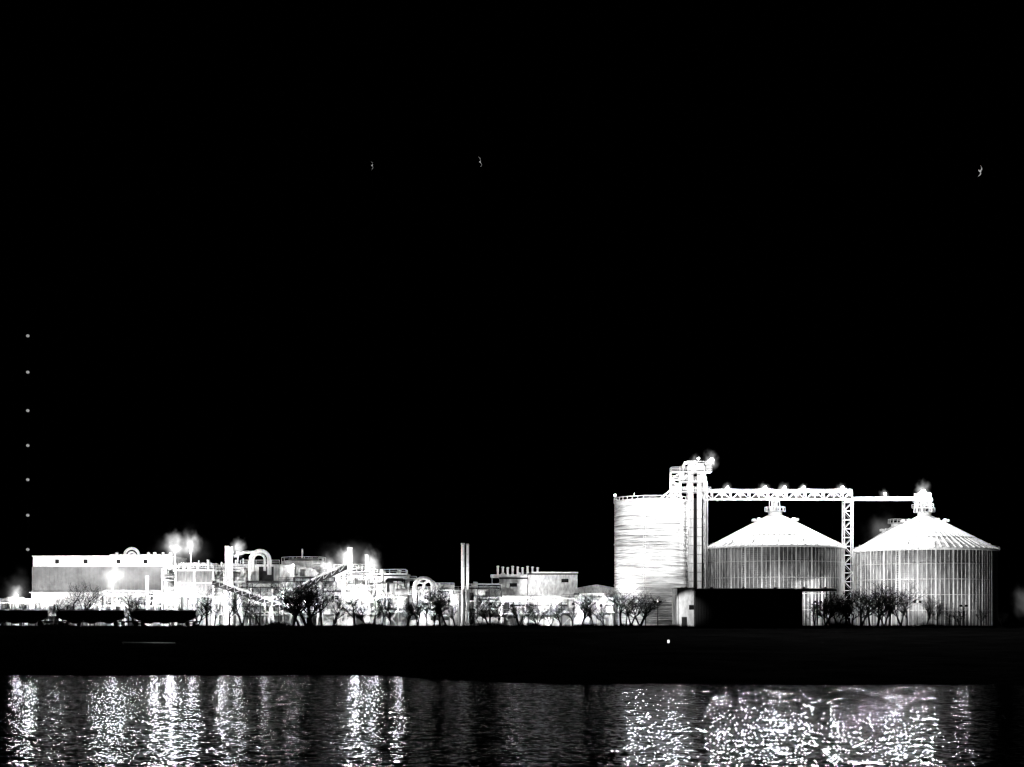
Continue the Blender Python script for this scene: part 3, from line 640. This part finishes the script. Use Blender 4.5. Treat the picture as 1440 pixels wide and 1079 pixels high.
T=[(110,372,816),(85,373,838),(190,374,826),(205,372,835),(290,374,822),(278,373,838),(302,374,840),(340,376,816),(322,374,830),(365,374,835),(352,374,845),(412,374,818),(430,372,806),(440,373,812),(421,374,815),(452,375,818),(468,374,830),(500,375,832),(515,374,842),(538,374,830),(550,375,838),(525,375,838),(572,375,842),(588,374,836),(610,376,822),(628,374,818),(600,373,838),(640,373,842),(618,374,830),(688,374,826),(700,375,838),(676,375,845),(742,374,834),(730,373,842),(756,373,850),(790,375,843),(775,374,848),(818,374,830),(835,375,836),(805,375,845),(850,374,842),(872,374,824),(888,373,826),(880,374,832),(900,374,832),(908,374,842),(1160,363,828),(1178,362,836),(1146,364,842),(1168,363,834),(1190,367,828),(1210,370,816),(1222,371,822),(1234,369,818),(1252,369,826),(1266,370,816),(1276,371,826),(1198,369,835),(1244,370,836),(1302,368,834),(1318,369,844),(1335,369,852),(1350,368,848),(1380,368,850),(1410,368,856),(30,374,848),(60,375,842),(134,375,845),(240,375,850)]
for i,(px_,D,tp) in enumerate(T):
    o=bpy.data.objects.new('bare_tree',TR[(i*4+i//9)%9]); sc.collection.objects.link(o); o.location=(X(px_,D),D,gz(X(px_,D),D)-0.05); k=(Z(tp,D))/10.0*1.03
    kk=R.uniform(0.95,1.3); o.scale=(k*kk,k*kk,k); o.rotation_euler=(0,0,R.uniform(0,6.28))
mm=MB(); r=random.Random(5)
for i in range(14000):
    x=r.uniform(-150,155); y=r.uniform(355,371); h=r.uniform(0.2,0.8)*(1+2.6*max(0,math.sin(x*0.13)*math.sin(x*0.047+1)*math.sin(x*0.41)))
    if x<-78 and y>366: continue
    z=gz(x,y)-0.05; dx=r.uniform(-.5,.5); w_=0.05
    mm.add([(x-w_,y,z),(x+w_,y+0.05,z),(x+dx,y+r.uniform(-.3,.3),z+h)],[(0,1,2)],BRUSHM)
    mm.add([(x-w_,y,z),(x+w_,y+0.05,z),(x-dx*0.8,y+r.uniform(-.3,.3),z+h*0.8)],[(0,1,2)],BRUSHM)
mm.obj('riverbank_brush')
# ---------------- world, added fill sun, camera
wd=bpy.data.worlds.new('World'); sc.world=wd; wd.use_nodes=True; nt=wd.node_tree; N=nt.nodes; L=nt.links
bg=N['Background']; sk=N.new('ShaderNodeTexSky'); sk.sky_type='NISHITA'; sk.sun_disc=False; sk.sun_elevation=math.radians(-4); sk.sun_rotation=math.radians(200)
hs=N.new('ShaderNodeHueSaturation'); hs.inputs['Saturation'].default_value=0.0; L.new(sk.outputs[0],hs.inputs['Color']); L.new(hs.outputs[0],bg.inputs[0]); bg.inputs[1].default_value=0.002
sl=bpy.data.lights.new('fill_sun','SUN'); sl.energy=0.004; sl.angle=math.radians(0.5); so=bpy.data.objects.new('fill_sun_light',sl); sc.collection.objects.link(so); so.rotation_euler=(math.radians(55),0,math.radians(-25))  # faint sun lamp added to lift the blacks
cam=bpy.data.cameras.new('camera'); co=bpy.data.objects.new('camera',cam); sc.collection.objects.link(co)
co.location=(0,0,CZ); co.rotation_euler=(math.radians(90),0,0); cam.sensor_width=36; cam.lens=52.0; cam.shift_y=(870-539.5)/1440; cam.clip_end=9000; cam.clip_start=0.5
sc.camera=co
